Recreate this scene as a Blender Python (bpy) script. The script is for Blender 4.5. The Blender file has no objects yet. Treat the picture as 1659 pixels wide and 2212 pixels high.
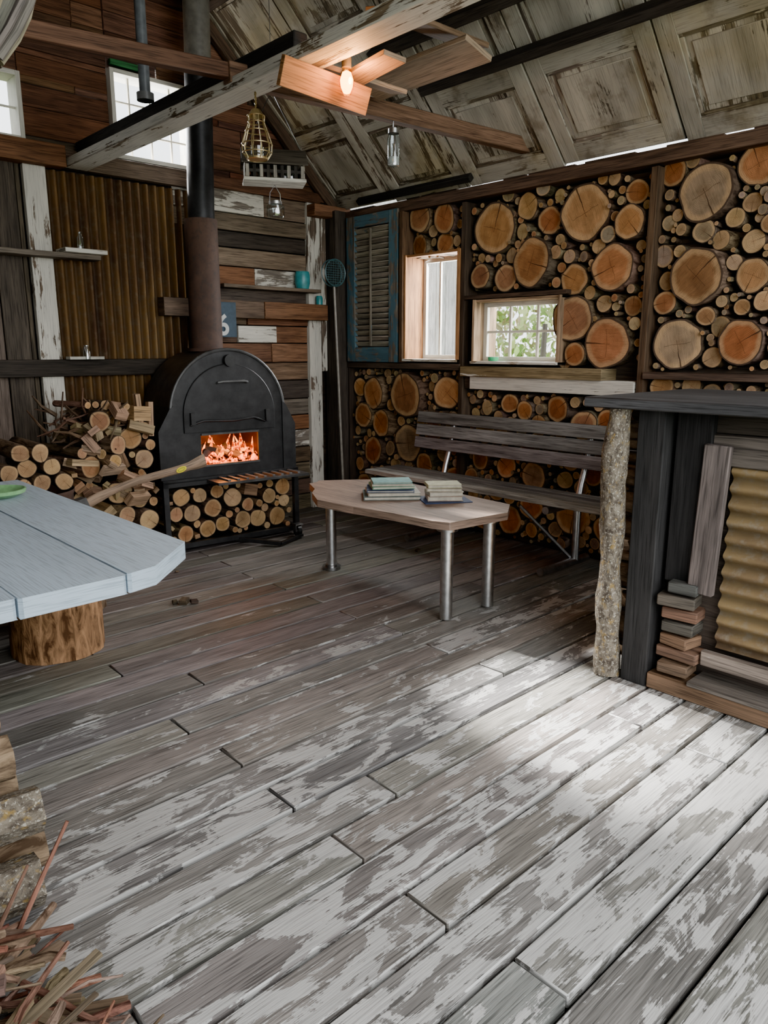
import bpy, math, random
import numpy as np
from mathutils import Vector, Matrix, Euler
random.seed(7); R=random.random
def U(a,b): return a+(b-a)*R()
scn=bpy.context.scene

# ------------------------------------------------------------------ mesh builder
class MB:
    def __init__(s): s.V=[];s.F=[];s.M=[];s.UV=[];s.C=[];s.xf=None
    def add(s,vs,fs,mi,uvs,col):
        b=len(s.V)
        for v in vs:
            v=Vector(v)
            if s.xf is not None: v=s.xf@v
            s.V.append(v[:])
        multi=isinstance(col,list)
        if not multi and len(col)==3: col=(*col,0.0)
        for i,(f,uv) in enumerate(zip(fs,uvs)):
            s.F.append([b+i for i in f]); s.M.append(mi); s.UV.extend(uv)
            if multi: s.C.extend([(*col[q],0.0) for q in f])
            else: s.C.extend([col]*len(f))
    def box(s,c,sz,rot=None,mi=0,col=(1,1,1),grain=None,taper=None):
        hx,hy,hz=sz[0]/2,sz[1]/2,sz[2]/2
        P=[Vector((x,y,z)) for x in(-hx,hx) for y in(-hy,hy) for z in(-hz,hz)]
        fs=[(0,1,3,2),(4,6,7,5),(0,4,5,1),(2,3,7,6),(0,2,6,4),(1,5,7,3)]
        g=grain if grain is not None else max(range(3),key=lambda i:sz[i])
        o=(R()*50,R()*50); uvs=[]
        for f,n in zip(fs,(0,0,1,1,2,2)):
            ax=[i for i in range(3) if i!=n]
            if g in ax: ua=g; va=[i for i in ax if i!=g][0]
            else: ua,va=ax
            uvs.append([(P[i][ua]+o[0],P[i][va]+o[1]+n*3.3) for i in f])
        if rot is not None:
            m=rot if isinstance(rot,Matrix) else Euler(rot).to_matrix()
            P=[m@p for p in P]
        c=Vector(c)
        s.add([p+c for p in P],fs,mi,uvs,col)
    def bx(s,x0,x1,y0,y1,z0,z1,mi=0,col=(1,1,1),grain=None):
        s.box(((x0+x1)/2,(y0+y1)/2,(z0+z1)/2),(x1-x0,y1-y0,z1-z0),None,mi,col,grain)
    def beam(s,p0,p1,w,h,mi=0,col=(1,1,1),up=(0,0,1)):
        p0=Vector(p0);p1=Vector(p1);d=(p1-p0);L=d.length;d.normalize();up=Vector(up)
        if abs(d.dot(up))>.98: up=Vector((0,1,0))
        y=up.cross(d).normalized();z=d.cross(y)
        m=Matrix((d,y,z)).transposed()
        s.box((p0+p1)/2,(L,w,h),m,mi,col,0)
    def cyl(s,p0,p1,r0,r1=None,n=16,mi=0,cap=None,col=(1,1,1),ccol=None,wob=0,m=1):
        r1=r0 if r1 is None else r1; cap=mi if cap is None else cap; ccol=ccol or col
        p0=Vector(p0);p1=Vector(p1);d=p1-p0;L=d.length;d.normalize()
        a=Vector((0,0,1)) if abs(d.z)<.9 else Vector((1,0,0))
        x=a.cross(d).normalized(); y=d.cross(x)
        w=[1+wob*U(-1,1) for _ in range(n)]
        w=[(w[i-1]+2*w[i]+w[(i+1)%n])/4 for i in range(n)]
        vs=[];o=R()*40
        for j in range(m+1):
            t=j/m; r=r0+(r1-r0)*t
            off=(x*U(-1,1)+y*U(-1,1))*r*wob*.5 if 0<j<m else Vector()
            for i in range(n):
                an=2*math.pi*i/n; rr=r*w[i]*(1+(wob*.5*U(-1,1) if m>1 else 0))
                vs.append(p0+d*L*t+off+x*math.cos(an)*rr+y*math.sin(an)*rr)
        fs=[];uv=[]
        for j in range(m):
            for i in range(n):
                k=(i+1)%n
                fs.append((j*n+i,j*n+k,(j+1)*n+k,(j+1)*n+i))
                u0,u1=L*j/m+o,L*(j+1)/m+o; v0,v1=2*math.pi*r0*i/n+o,2*math.pi*r0*(i+1)/n+o
                uv.append([(u0,v0),(u0,v1),(u1,v1),(u1,v0)])
        s.add(vs,fs,mi,uv,col)
        ph=R()*6.28
        for j,rv in ((0,True),(m,False)):
            vv=vs[j*n:(j+1)*n]
            uvs=[(math.cos(2*math.pi*i/n+ph),math.sin(2*math.pi*i/n+ph)) for i in range(n)]
            ctr=sum(vv,Vector())/n
            tri=[];tu=[]
            for i in range(n):
                k=(i+1)%n
                if rv: tri.append((n,k,i)); tu.append([(0,0),uvs[k],uvs[i]])
                else: tri.append((n,i,k)); tu.append([(0,0),uvs[i],uvs[k]])
            cc=(ccol[0],ccol[1],ccol[2],(r0 if j==0 else r1))
            s.add(list(vv)+[ctr],tri,cap,tu,cc)
    def lathe(s,prof,c,n=24,mi=0,col=(1,1,1),rot=None):
        vs=[];c=Vector(c)
        for r,z in prof:
            for i in range(n):
                a=2*math.pi*i/n; p=Vector((r*math.cos(a),r*math.sin(a),z))
                if rot is not None: p=Euler(rot).to_matrix()@p
                vs.append(p+c)
        fs=[];uv=[]
        for j in range(len(prof)-1):
            for i in range(n):
                k=(i+1)%n
                fs.append((j*n+i,j*n+k,(j+1)*n+k,(j+1)*n+i))
                uv.append([(j*.05,i*.05),(j*.05,i*.05+.05),(j*.05+.05,i*.05+.05),(j*.05+.05,i*.05)])
        s.add(vs,fs,mi,uv,col)
    def tube(s,pts,r,n=8,mi=0,col=(1,1,1),r1=None,caps=True):
        pts=[Vector(p) for p in pts];K=len(pts);vs=[];px=None
        for j,p in enumerate(pts):
            d=(pts[min(j+1,K-1)]-pts[max(j-1,0)]).normalized()
            if px is None:
                a=Vector((0,0,1)) if abs(d.z)<.9 else Vector((1,0,0)); px=a.cross(d).normalized()
            px=(px-d*px.dot(d)).normalized(); y=d.cross(px)
            rr=r if r1 is None else r+(r1-r)*j/(K-1)
            for i in range(n):
                a=2*math.pi*i/n; vs.append(p+px*math.cos(a)*rr+y*math.sin(a)*rr)
        fs=[];uv=[];o=R()*30
        for j in range(K-1):
            for i in range(n):
                k=(i+1)%n
                fs.append((j*n+i,j*n+k,(j+1)*n+k,(j+1)*n+i))
                uv.append([(o+j*.1,i*r),(o+j*.1,(i+1)*r),(o+j*.1+.1,(i+1)*r),(o+j*.1+.1,i*r)])
        if caps:
            fs.append(tuple(range(n))[::-1]);uv.append([(0,0)]*n)
            fs.append(tuple((K-1)*n+i for i in range(n)));uv.append([(0,0)]*n)
        s.add(vs,fs,mi,uv,col)
    def prism(s,poly,z0,z1,mi=0,col=(1,1,1),axis='z',side=None):
        n=len(poly)
        def P(a,b,h):
            if axis=='z': return (a,b,h)
            if axis=='y': return (a,h,b)
            return (h,a,b)
        o=(R()*30,R()*30)
        vs=[P(a,b,z0) for a,b in poly]+[P(a,b,z1) for a,b in poly]
        up=tuple(range(n,2*n)); dn=tuple(range(n))[::-1]
        s.add(vs,[up,dn],mi,[[(poly[i-n][1]+o[0],poly[i-n][0]+o[1]) for i in up],[(poly[i][1]+o[0],poly[i][0]+o[1]) for i in dn]],col)
        sd=[];su=[];L=0
        for i in range(n):
            k=(i+1)%n; l=math.dist(poly[i],poly[k])
            sd.append((i,k,n+k,n+i)); su.append([(L,0),(L+l,0),(L+l,z1-z0),(L,z1-z0)]);L+=l
        s.add(vs,sd,mi if side is None else side,su,col)
    def obj(s,name,mats,bevel=0,smooth=35):
        me=bpy.data.meshes.new(name); me.from_pydata(s.V,[],s.F)
        me.polygons.foreach_set('material_index',s.M)
        uv=me.uv_layers.new(name='UVMap'); uv.data.foreach_set('uv',np.array(s.UV,dtype=np.float32).ravel())
        ca=me.color_attributes.new(name='Col',type='FLOAT_COLOR',domain='CORNER')
        ca.data.foreach_set('color',np.array(s.C,dtype=np.float32).ravel())
        for m in mats: me.materials.append(m)
        me.polygons.foreach_set('use_smooth',[True]*len(me.polygons))
        me.update()
        try: me.set_sharp_from_angle(angle=math.radians(smooth))
        except Exception: pass
        ob=bpy.data.objects.new(name,me); scn.collection.objects.link(ob)
        if bevel:
            b=ob.modifiers.new('bevel','BEVEL');b.width=bevel;b.segments=1;b.limit_method='ANGLE';b.angle_limit=math.radians(50)
        return ob

# ------------------------------------------------------------------ node helpers
class NT:
    def __init__(s,name):
        s.m=bpy.data.materials.new(name); s.m.use_nodes=True; s.t=s.m.node_tree; s.t.nodes.clear()
        s.out=s.n('ShaderNodeOutputMaterial')
    def n(s,t,**k):
        x=s.t.nodes.new(t)
        for a,b in k.items(): setattr(x,a,b)
        return x
    def l(s,a,b): s.t.links.new(a,b)
    def put(s,sock,v):
        if isinstance(v,bpy.types.NodeSocket): s.l(v,sock)
        elif v is not None:
            if isinstance(v,(tuple,list)) and len(v)==3 and sock.type=='RGBA': v=(*v,1)
            sock.default_value=v
    def math(s,op,a,b=None,c=None,clamp=False):
        x=s.n('ShaderNodeMath',operation=op); x.use_clamp=clamp
        s.put(x.inputs[0],a)
        if b is not None: s.put(x.inputs[1],b)
        if c is not None: s.put(x.inputs[2],c)
        return x.outputs[0]
    def mix(s,f,a,b,bt='MIX'):
        x=s.n('ShaderNodeMix',data_type='RGBA',blend_type=bt); s.put(x.inputs[0],f); s.put(x.inputs[6],a); s.put(x.inputs[7],b); return x.outputs[2]
    def noise(s,v,scale=1,detail=4,rough=.5,dist=0):
        x=s.n('ShaderNodeTexNoise'); s.put(x.inputs['Vector'],v); x.inputs['Scale'].default_value=scale
        x.inputs['Detail'].default_value=detail;x.inputs['Roughness'].default_value=rough;x.inputs['Distortion'].default_value=dist
        return x.outputs[0]
    def map(s,v,sc):
        x=s.n('ShaderNodeMapping'); s.put(x.inputs[0],v); x.inputs['Scale'].default_value=sc; return x.outputs[0]
    def rng(s,v,a,b,c,d):
        x=s.n('ShaderNodeMapRange'); s.put(x.inputs[0],v)
        for i,q in enumerate((a,b,c,d)): s.put(x.inputs[i+1],q)
        return x.outputs[0]
    def gray(s,v):
        x=s.n('ShaderNodeCombineColor'); [s.l(v,x.inputs[i]) for i in range(3)]; return x.outputs[0]
    def bsdf(s,col,rough=.7,metal=0,bump=None,bs=.3,bd=.01,spec=.5):
        b=s.n('ShaderNodeBsdfPrincipled'); s.put(b.inputs['Base Color'],col); s.put(b.inputs['Roughness'],rough); s.put(b.inputs['Metallic'],metal)
        b.inputs['Specular IOR Level'].default_value=spec
        if bump is not None:
            x=s.n('ShaderNodeBump'); x.inputs['Strength'].default_value=bs; x.inputs['Distance'].default_value=bd; s.l(bump,x.inputs['Height']); s.l(x.outputs[0],b.inputs['Normal'])
        s.l(b.outputs[0],s.out.inputs[0]); return s.m

def m_wood(name,paint=(.6,.57,.5),rough=.8,psx=2.2,psy=9,gx=2,gy=26,bs=.5,contrast=1.0,dirt=.5,gw=.35,pd=6,stain=0,fw=.22):
    t=NT(name); uv=t.n('ShaderNodeUVMap',uv_map='UVMap').outputs[0]; at=t.n('ShaderNodeAttribute',attribute_name='Col')
    g=t.noise(t.map(uv,(gx,gy,1)),1,4,.6,.6)
    fine=t.noise(t.map(uv,(gx*2.5,gy*6,1)),1,2,.6)
    tone=t.noise(t.map(uv,(.9,4,1)),1,2,.5)
    k=t.math('MULTIPLY',t.rng(g,.3,.7,1-.5*contrast,1+.4*contrast),t.rng(tone,.3,.7,.75,1.25))
    k=t.math('MULTIPLY',k,t.rng(fine,.36,.5,.45,1.0))
    base=t.mix(1,at.outputs['Color'],t.gray(k),'MULTIPLY')
    pm=t.noise(t.map(uv,(psx,psy,1)),1,pd,.68,.5)
    pm=t.math('ADD',pm,t.math('MULTIPLY',t.math('SUBTRACT',g,.5),gw))
    pm=t.math('ADD',pm,t.math('MULTIPLY',t.math('SUBTRACT',fine,.5),fw))
    thr=t.rng(at.outputs['Alpha'],0,1,.85,.22)
    mask=t.rng(t.math('SUBTRACT',pm,thr),-.012,.02,0,1)
    pc=t.mix(1,paint,t.gray(t.rng(tone,.3,.7,1-.35*dirt,1+.2*dirt)),'MULTIPLY')
    pc=t.mix(1,pc,t.gray(t.rng(fine,.38,.5,.72,1.0)),'MULTIPLY')
    col=t.mix(mask,base,pc)
    if stain:
        geo=t.n('ShaderNodeNewGeometry').outputs['Position']
        s1=t.noise(geo,1.3,4,.6); s2=t.noise(geo,3.1,5,.65)
        col=t.mix(t.rng(s1,.50,.64,0,stain*.8),col,t.mix(1,col,(.82,.70,.40),'MULTIPLY'))
        col=t.mix(t.rng(s2,.54,.64,0,stain),col,t.mix(1,col,(.42,.37,.32),'MULTIPLY'))
    h=t.math('ADD',t.math('ADD',t.math('MULTIPLY',g,.5),t.math('MULTIPLY',fine,.4)),t.math('MULTIPLY',mask,.25))
    return t.bsdf(col,t.rng(mask,0,1,rough,rough-.15),0,h,bs,.006,spec=.35)
WOOD=m_wood('weathered_wood')
FLOOR=m_wood('painted_floorboard',paint=(.41,.402,.385),rough=.6,psx=4.2,psy=9.5,bs=.7,contrast=.75,dirt=.45,gw=.22,pd=8,fw=.16)
DOORP=m_wood('old_door_paint',paint=(.41,.375,.315),psx=1.6,psy=4,dirt=1.3,stain=.7)
BLUEP=m_wood('teal_peeling_paint',paint=(.075,.14,.17),psx=5,psy=11,dirt=.9)
TABLEP=m_wood('pale_blue_paint',paint=(.46,.56,.65),psx=1.5,psy=4,dirt=.3,rough=.6,bs=.3)
CLEAN=m_wood('planed_wood',rough=.6,bs=.15,contrast=.5)

def m_bark():
    t=NT('bark'); uv=t.n('ShaderNodeUVMap',uv_map='UVMap').outputs[0]; at=t.n('ShaderNodeAttribute',attribute_name='Col')
    a=t.noise(t.map(uv,(7,22,1)),1,5,.65,.8)
    c=t.mix(t.rng(a,.35,.65,0,1),(.035,.025,.018),(.20,.165,.13)); c=t.mix(1,c,at.outputs['Color'],'MULTIPLY')
    return t.bsdf(c,.95,0,a,1,.012,spec=.2)
BARK=m_bark()
def m_lichen():
    t=NT('lichen_bark'); uv=t.n('ShaderNodeUVMap',uv_map='UVMap').outputs[0]
    a=t.noise(t.map(uv,(22,34,1)),1,6,.7,.5); b=t.noise(t.map(uv,(80,80,1)),1,4,.7); b2=t.noise(t.map(uv,(26,30,1)),1,4,.6)
    c=t.mix(t.rng(a,.38,.62,0,1),(.07,.055,.042),(.26,.225,.175))
    c=t.mix(t.rng(b,.56,.61,0,.8),c,(.52,.49,.41)); c=t.mix(t.rng(b2,.56,.66,0,.6),c,(.38,.25,.07))
    return t.bsdf(c,.95,0,t.math('ADD',a,b),.9,.012,spec=.2)
LICHEN=m_lichen()
def m_end():
    t=NT('log_end_grain'); uv=t.n('ShaderNodeUVMap',uv_map='UVMap').outputs[0]; at=t.n('ShaderNodeAttribute',attribute_name='Col')
    sp=t.n('ShaderNodeSeparateXYZ'); t.l(uv,sp.inputs[0]); ux,uy=sp.outputs[0],sp.outputs[1]
    ln=t.n('ShaderNodeVectorMath',operation='LENGTH'); t.l(uv,ln.inputs[0]); r=ln.outputs['Value']
    geo=t.n('ShaderNodeNewGeometry').outputs['Position']
    nz=t.noise(geo,10,3,.6); saw=t.noise(t.map(uv,(1.5,22,1)),1,3,.6)
    rr=t.math('ADD',r,t.math('MULTIPLY',t.math('SUBTRACT',nz,.5),.24))
    ring=t.math('SINE',t.math('MULTIPLY',t.math('MULTIPLY',rr,at.outputs['Alpha']),720))
    heart=at.outputs['Color']
    sap=t.mix(.6,heart,(.46,.30,.15))
    c=t.mix(t.rng(rr,.68,.82,0,1),heart,sap)
    c=t.mix(t.rng(rr,.0,.35,.4,0),c,t.mix(1,heart,(.7,.55,.45),'MULTIPLY'))
    k=t.math('MULTIPLY',t.rng(ring,-1,1,.82,1.08),t.math('MULTIPLY',t.rng(saw,.3,.7,.80,1.15),t.rng(nz,.3,.7,.72,1.2)))
    c=t.mix(1,c,t.gray(k),'MULTIPLY')
    wdt=t.math('ADD',t.math('MULTIPLY',r,.03),.006)
    cr=t.math('LESS_THAN',t.math('ABSOLUTE',t.math('ADD',uy,t.math('MULTIPLY',t.math('SUBTRACT',nz,.5),.12))),wdt)
    cr=t.math('MULTIPLY',cr,t.math('GREATER_THAN',ux,-.15))
    cr2=t.math('LESS_THAN',t.math('ABSOLUTE',t.math('ADD',ux,t.math('MULTIPLY',t.math('SUBTRACT',nz,.5),.2))),.012)
    cr2=t.math('MULTIPLY',cr2,t.math('LESS_THAN',t.math('ABSOLUTE',uy),.55))
    c=t.mix(t.math('MAXIMUM',t.math('MULTIPLY',cr,.85),t.math('MULTIPLY',cr2,.5)),c,(.03,.015,.008))
    c=t.mix(t.rng(r,.915,.94,0,1),c,(.06,.04,.028))
    return t.bsdf(c,.8,0,t.math('ADD',saw,t.math('MULTIPLY',ring,.1)),.25,.006,spec=.3)
END=m_end()
def m_simple(name,rough=.6,metal=0,nscale=20,var=.25,bs=.1,spec=.5):
    t=NT(name); g=t.n('ShaderNodeTexCoord').outputs['Object']; at=t.n('ShaderNodeAttribute',attribute_name='Col')
    a=t.noise(g,nscale,4,.6)
    c=t.mix(1,at.outputs['Color'],t.gray(t.rng(a,.3,.7,1-var,1+var)),'MULTIPLY')
    return t.bsdf(c,rough,metal,a,bs,.004,spec=spec)
PLAIN=m_simple('plain_matte',.7)
SATIN=m_simple('satin_enamel',.35)
BLACKM=m_simple('black_steel',.42,.4,12,.35,.15)
GALV=m_simple('galvanized_steel',.32,1,30,.2,.08)
BRASS=m_simple('gold_wire',.35,.8,20,.2)
def m_rust(name,a,b,c3,sc=(3,3,3)):
    t=NT(name); g=t.n('ShaderNodeTexCoord').outputs['Object']; at=t.n('ShaderNodeAttribute',attribute_name='Col')
    n=t.noise(t.map(g,sc),1,6,.65,.4); n2=t.noise(g,22,5,.7)
    c=t.mix(t.rng(n,.35,.6,0,1),a,b); c=t.mix(t.rng(n2,.5,.65,0,.6),c,c3)
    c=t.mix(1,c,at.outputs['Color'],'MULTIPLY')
    return t.bsdf(c,.75,.1,n2,.3,.004,spec=.4)
RUSTC=m_rust('rusted_corrugated_iron',(.065,.034,.019),(.15,.088,.034),(.115,.092,.066),(6,6,1.2))
RUSTY=m_rust('ochre_corrugated_iron',(.095,.06,.036),(.19,.135,.066),(.19,.17,.14),(4,2,4))
PIPER=m_rust('rusty_flue',(.055,.033,.026),(.10,.058,.042),(.04,.033,.03),(3,3,2))
def m_glass(name,tint=(1,1,1),g=.08,rough=.02):
    t=NT(name); a=t.n('ShaderNodeBsdfTransparent'); a.inputs[0].default_value=(*tint,1)
    b=t.n('ShaderNodeBsdfGlossy'); b.inputs['Roughness'].default_value=rough
    m=t.n('ShaderNodeMixShader'); m.inputs[0].default_value=g; t.l(a.outputs[0],m.inputs[1]); t.l(b.outputs[0],m.inputs[2]); t.l(m.outputs[0],t.out.inputs[0]); return t.m
GLASS=m_glass('window_glass',g=.04); JARG=m_glass('jar_glass',(.8,.85,.85),.25,.05)
def m_emit(name,c,s,c2=None,sc=20):
    t=NT(name); e=t.n('ShaderNodeEmission')
    if c2 is not None:
        g=t.n('ShaderNodeTexCoord').outputs['Object']; n=t.noise(g,sc,4,.6)
        t.l(t.mix(t.rng(n,.42,.58,0,1),c,c2),e.inputs[0]); t.l(t.rng(n,.4,.6,s*.1,s),e.inputs[1])
    else: e.inputs[0].default_value=(*c,1); e.inputs[1].default_value=s
    t.l(e.outputs[0],t.out.inputs[0]); return t.m
FLAME=m_emit('flame',(1,.09,.006),6,(1,.24,.025),26)
EMBER=m_emit('embers',(.05,.008,.004),10,(1,.12,.010),30)
BULBI=m_emit('warm_bulb_glow',(1,.40,.07),22)
LEAF=m_simple('foliage',.6,0,3,.4)

def jit(c,a=.15,p=None):
    k=1+U(-a,a); r=tuple(max(0,x*k*(1+U(-a,a)*.3)) for x in c[:3])
    return (*r,p) if p is not None else r
DKBR=(.06,.042,.03)

def cells(u0,u1,v0,v1,holes):
    us=sorted({u0,u1,*[h for q in holes for h in q[:2] if u0<h<u1]}); vs=sorted({v0,v1,*[h for q in holes for h in q[2:] if v0<h<v1]})
    for a,b in zip(us,us[1:]):
        for c,d in zip(vs,vs[1:]):
            mu,mv=(a+b)/2,(c+d)/2
            if not any(h[0]<mu<h[1] and h[2]<mv<h[3] for h in holes): yield a,b,c,d

# ================================================================== FLOOR
PT=.1745
fb=MB()
for k in range(-14,27):
    y0=1.124+k*PT; y1=y0+PT-.015
    if k==3: js=[1.6,3.3]
    elif k==10: js=[1.55,3.6]
    elif k==1: js=[.55,2.65]
    elif k%2==0: js=[1.3+U(-.02,.02),3.9]
    else: js=[.1,2.65+U(-.03,.03)]
    if y1>5.7: continue
    xs=[-.6]+[j for j in js]+[4.72]
    for a,b in zip(xs,xs[1:]):
        if b-a<.05: continue
        w=max(0,min(1,(3.5-y0)/1.5))
        al=U(.16,.30)+w*U(.24,.38)
        if y0>3.5: al=U(.10,.26)
        c=jit((.18,.168,.155) if w>.5 else (.17,.154,.137),.18,al)
        dz=U(-.004,.002)
        fb.box(((a+b)/2,(y0+y1)/2,-.02+dz),(b-a-.008,y1-y0-U(0,.004),.04),(U(-.01,.01),0,U(-.0006,.0006)),0,c,0)
fb.bx(-.7,4.95,-1.4,5.8,-.16,-.09,1,(.015,.012,.01))
fb.obj('floor',[FLOOR,PLAIN],bevel=.004)

# ================================================================== LOG WALL (right wall, inner face X=4.7)
W1=(4.08,4.70,1.40,2.28); W2=(3.12,3.93,1.39,1.88)
wr=MB()
for a,b,c,d in cells(-1.3,5.8,-.05,2.68,[W1,W2]): wr.bx(4.80,4.88,a,b,c,d,0,(.06,.045,.033),1)
wr.obj('wall_right',[WOOD])
fr=MB()
fr.bx(4.64,4.80,4.035,4.08,0,2.62,0,jit(DKBR),2)
fr.bx(4.64,4.80,2.46,2.51,0,2.62,0,jit((.08,.05,.03)),2)
fr.bx(4.64,4.80,.62,.67,0,2.62,0,jit(DKBR),2)
fr.bx(4.62,4.80,4.06,5.5,1.335,1.385,0,jit((.09,.065,.045)),1)
fr.bx(4.62,4.80,-.9,2.46,1.31,1.355,0,jit((.10,.07,.05)),1)
fr.bx(4.60,4.80,2.75,4.03,1.29,1.37,0,(.20,.15,.08,.3),1)
fr.bx(4.63,4.80,2.52,3.95,1.19,1.29,0,(.12,.09,.06,.72),1)
fr.bx(4.66,4.80,3.9,4.03,1.19,1.29,0,DKBR,1)
fr.bx(4.62,4.84,-1.2,5.6,2.63,2.715,0,jit((.08,.05,.035)),1)
for i in range(14):
    yy=-1+i*.5+U(0,.2); fr.bx(4.66,4.82,yy,yy+U(.12,.42),2.715,2.735,0,jit((.07,.045,.03)),1)
fr.bx(4.60,4.80,4.70,4.74,1.39,2.63,0,(.10,.06,.035),2)
fr.bx(4.63,4.8,3.08,4.03,1.885,1.915,0,(.07,.045,.03),1)
fr.bx(4.63,4.8,5.44,5.48,0,2.63,0,(.05,.035,.025),2)
fr.obj('trim_log_wall',[WOOD],bevel=.003)

big="""2.38,2.58,0.09 2.26,2.63,0.05 2.16,2.43,0.17 1.88,2.55,0.12 2.41,2.29,0.05 2.34,2.33,0.04 2.00,2.26,0.06 2.18,2.20,0.07 2.04,2.14,0.06 1.90,2.33,0.06 1.88,2.12,0.07 2.41,2.09,0.07 2.17,1.95,0.17 1.85,1.93,0.10 2.37,1.79,0.08 2.32,2.11,0.04 2.12,1.71,0.06 2.01,1.64,0.07 1.90,1.74,0.05 1.78,1.77,0.06 2.29,1.54,0.16 1.86,1.54,0.14 2.05,1.45,0.07 1.98,2.01,0.05 2.38,1.93,0.06 2.37,1.25,0.08 2.17,1.27,0.07 3.81,2.40,0.19 3.50,2.53,0.10 3.32,2.41,0.10 3.41,2.11,0.18 3.02,2.41,0.19 3.90,2.05,0.10 3.69,2.03,0.10 3.53,2.36,0.06 3.36,2.63,0.06 3.23,2.57,0.05 3.70,2.63,0.05 2.64,2.51,0.08 2.65,2.31,0.11 2.75,2.03,0.16 3.06,1.98,0.11 2.89,2.61,0.04 2.79,2.60,0.05 3.21,2.27,0.04 3.22,2.18,0.05 3.11,2.14,0.05 3.00,2.13,0.04 3.07,1.71,0.16 2.76,1.55,0.18 2.62,1.79,0.07 2.84,1.80,0.06 2.93,1.88,0.05 3.00,1.47,0.09 3.14,1.42,0.06 4.57,2.57,0.12 4.28,2.54,0.12 4.59,2.35,0.10 4.31,2.34,0.09 5.12,1.11,0.15 4.70,1.11,0.20 4.26,1.14,0.14 5.27,0.89,0.12 5.02,0.83,0.13 5.17,0.56,0.14 4.72,0.68,0.17 5.35,1.16,0.09 4.46,0.52,0.11 3.42,1.04,0.08 3.31,0.55,0.12 2.98,0.30,0.15 2.81,0.61,0.09 3.08,0.54,0.07 3.62,0.58,0.09 3.86,0.63,0.10 3.55,0.16,0.12 4.86,.25,.15 4.45,.2,.15 5.25,.22,.13 4.15,.42,.1 4.1,.75,.09 1.45,2.3,.16 1.5,1.85,.14 1.1,2.4,.15 1.05,1.9,.17 1.45,1.5,.1 .9,1.55,.14 .4,2.3,.18 .3,1.8,.15 1.1,1.0,.16 1.6,1.05,.15 2.1,1.0,.16 .4,1.0,.17"""
C=[tuple(map(float,q.split(','))) for q in big.split()]
arr=[list(c) for c in C]
zones=[(4.09,4.69,2.24,2.62),(2.52,4.02,1.93,2.62),(2.52,3.11,1.40,1.93),(.68,2.45,1.37,2.62),(-.9,.61,1.37,2.62),(4.09,5.43,.02,1.33),(2.52,4.02,.02,1.18),(.68,2.45,.02,1.30),(-.9,.61,.02,1.3)]
n=len(arr); A=np.array(arr+[[0,0,0]]*3600)
rs=np.random.RandomState(3)
zp=np.array([(z[1]-z[0])*(z[3]-z[2]) for z in zones]); zp=zp/zp.sum(); zc_=np.cumsum(zp)
for rad,tries in ((.11,500),(.085,900),(.065,1800),(.05,4000),(.038,7000),(.028,12000),(.02,15000),(.014,12000)):
    for _ in range(tries):
        zi=zones[int(np.searchsorted(zc_,rs.rand()*.9999))]
        if n>=3590: break
        r=rad*rs.uniform(.9,1.15)
        if rad>.07 and zi[2]>1.3 and zi[1]>1.5 and zi[0]>.6: continue
        if zi[1]-zi[0]<2*r or zi[3]-zi[2]<2*r: continue
        y=rs.uniform(zi[0]+r,zi[1]-r); z=rs.uniform(zi[2]+r,zi[3]-r)
        if (np.hypot(A[:n,0]-y,A[:n,1]-z)>A[:n,2]+r*.95).all(): A[n]=(y,z,r); n+=1
LOGC=[(.31,.115,.043),(.34,.15,.06),(.27,.10,.038),(.35,.18,.078),(.25,.115,.055)]
SMC=[(.34,.22,.11),(.38,.26,.135),(.28,.20,.115),(.31,.16,.07),(.25,.19,.135)]
lg=MB()
for i in range(n):
    y,z,r=A[i]; 
    if r<.075: c=jit(random.choice(SMC),.25); dx=U(-.05,.02)
    else: c=jit(random.choice(LOGC),.22); dx=U(-.035,.025)
    if r>.1 and R()<.12: c=jit((.26,.18,.11),.1)
    seg=28 if r>.09 else (16 if r>.05 else (10 if r>.022 else 7))
    tilt=U(-.02,.02)
    lg.cyl((4.69-dx-.02*(r>.1),y+tilt,z+U(-.01,.01)),(4.82,y,z),r*.99,r*.99,seg,0,1,jit((1,.9,.8),.35),c,wob=.09 if r>.05 else .06)
lg.obj('stacked_log_infill',[BARK,END],smooth=50)

def window_x(name,Y0,Y1,z0,z1,nv,nh,x=4.78,col=(.5,.45,.36,.9),jamb=(.32,.15,.06)):
    w=MB(); t=.035
    for a,b,c,d in ((Y0,Y0+.02,z0,z1),(Y1-.02,Y1,z0,z1)): w.bx(4.62,4.90,a,b,c,d,0,(*jamb,.1),2)
    w.bx(4.60,4.90,Y0,Y1,z0,z0+.02,0,(.3,.22,.14,.6),1); w.bx(4.64,4.90,Y0,Y1,z1-.02,z1,0,(*jamb,.1),1)
    a,b,c,d=Y0+.02,Y1-.02,z0+.02,z1-.02
    w.bx(x,x+.03,a,a+t,c,d,0,col,2);w.bx(x,x+.03,b-t,b,c,d,0,col,2);w.bx(x,x+.03,a+t,b-t,c,c+t,0,col,1);w.bx(x,x+.03,a+t,b-t,d-t,d,0,col,1)
    for i in range(1,nv): yy=a+(b-a)*i/nv; w.bx(x+.004,x+.026,yy-.009,yy+.009,c+t,d-t,0,col,2)
    for i in range(1,nh): zz=c+(d-c)*i/nh; w.bx(x+.005,x+.025,a+t,b-t,zz-.009,zz+.009,0,col,1)
    w.bx(x+.013,x+.016,a+.01,b-.01,c+.01,d-.01,1)
    return w.obj(name,[WOOD,GLASS],bevel=.002)
window_x('window_1',W1[0],W1[1],W1[2],W1[3],3,1,x=4.84)
window_x('window_2',W2[0],W2[1],W2[2],W2[3],3,2,x=4.74,jamb=(.3,.2,.12))
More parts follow.
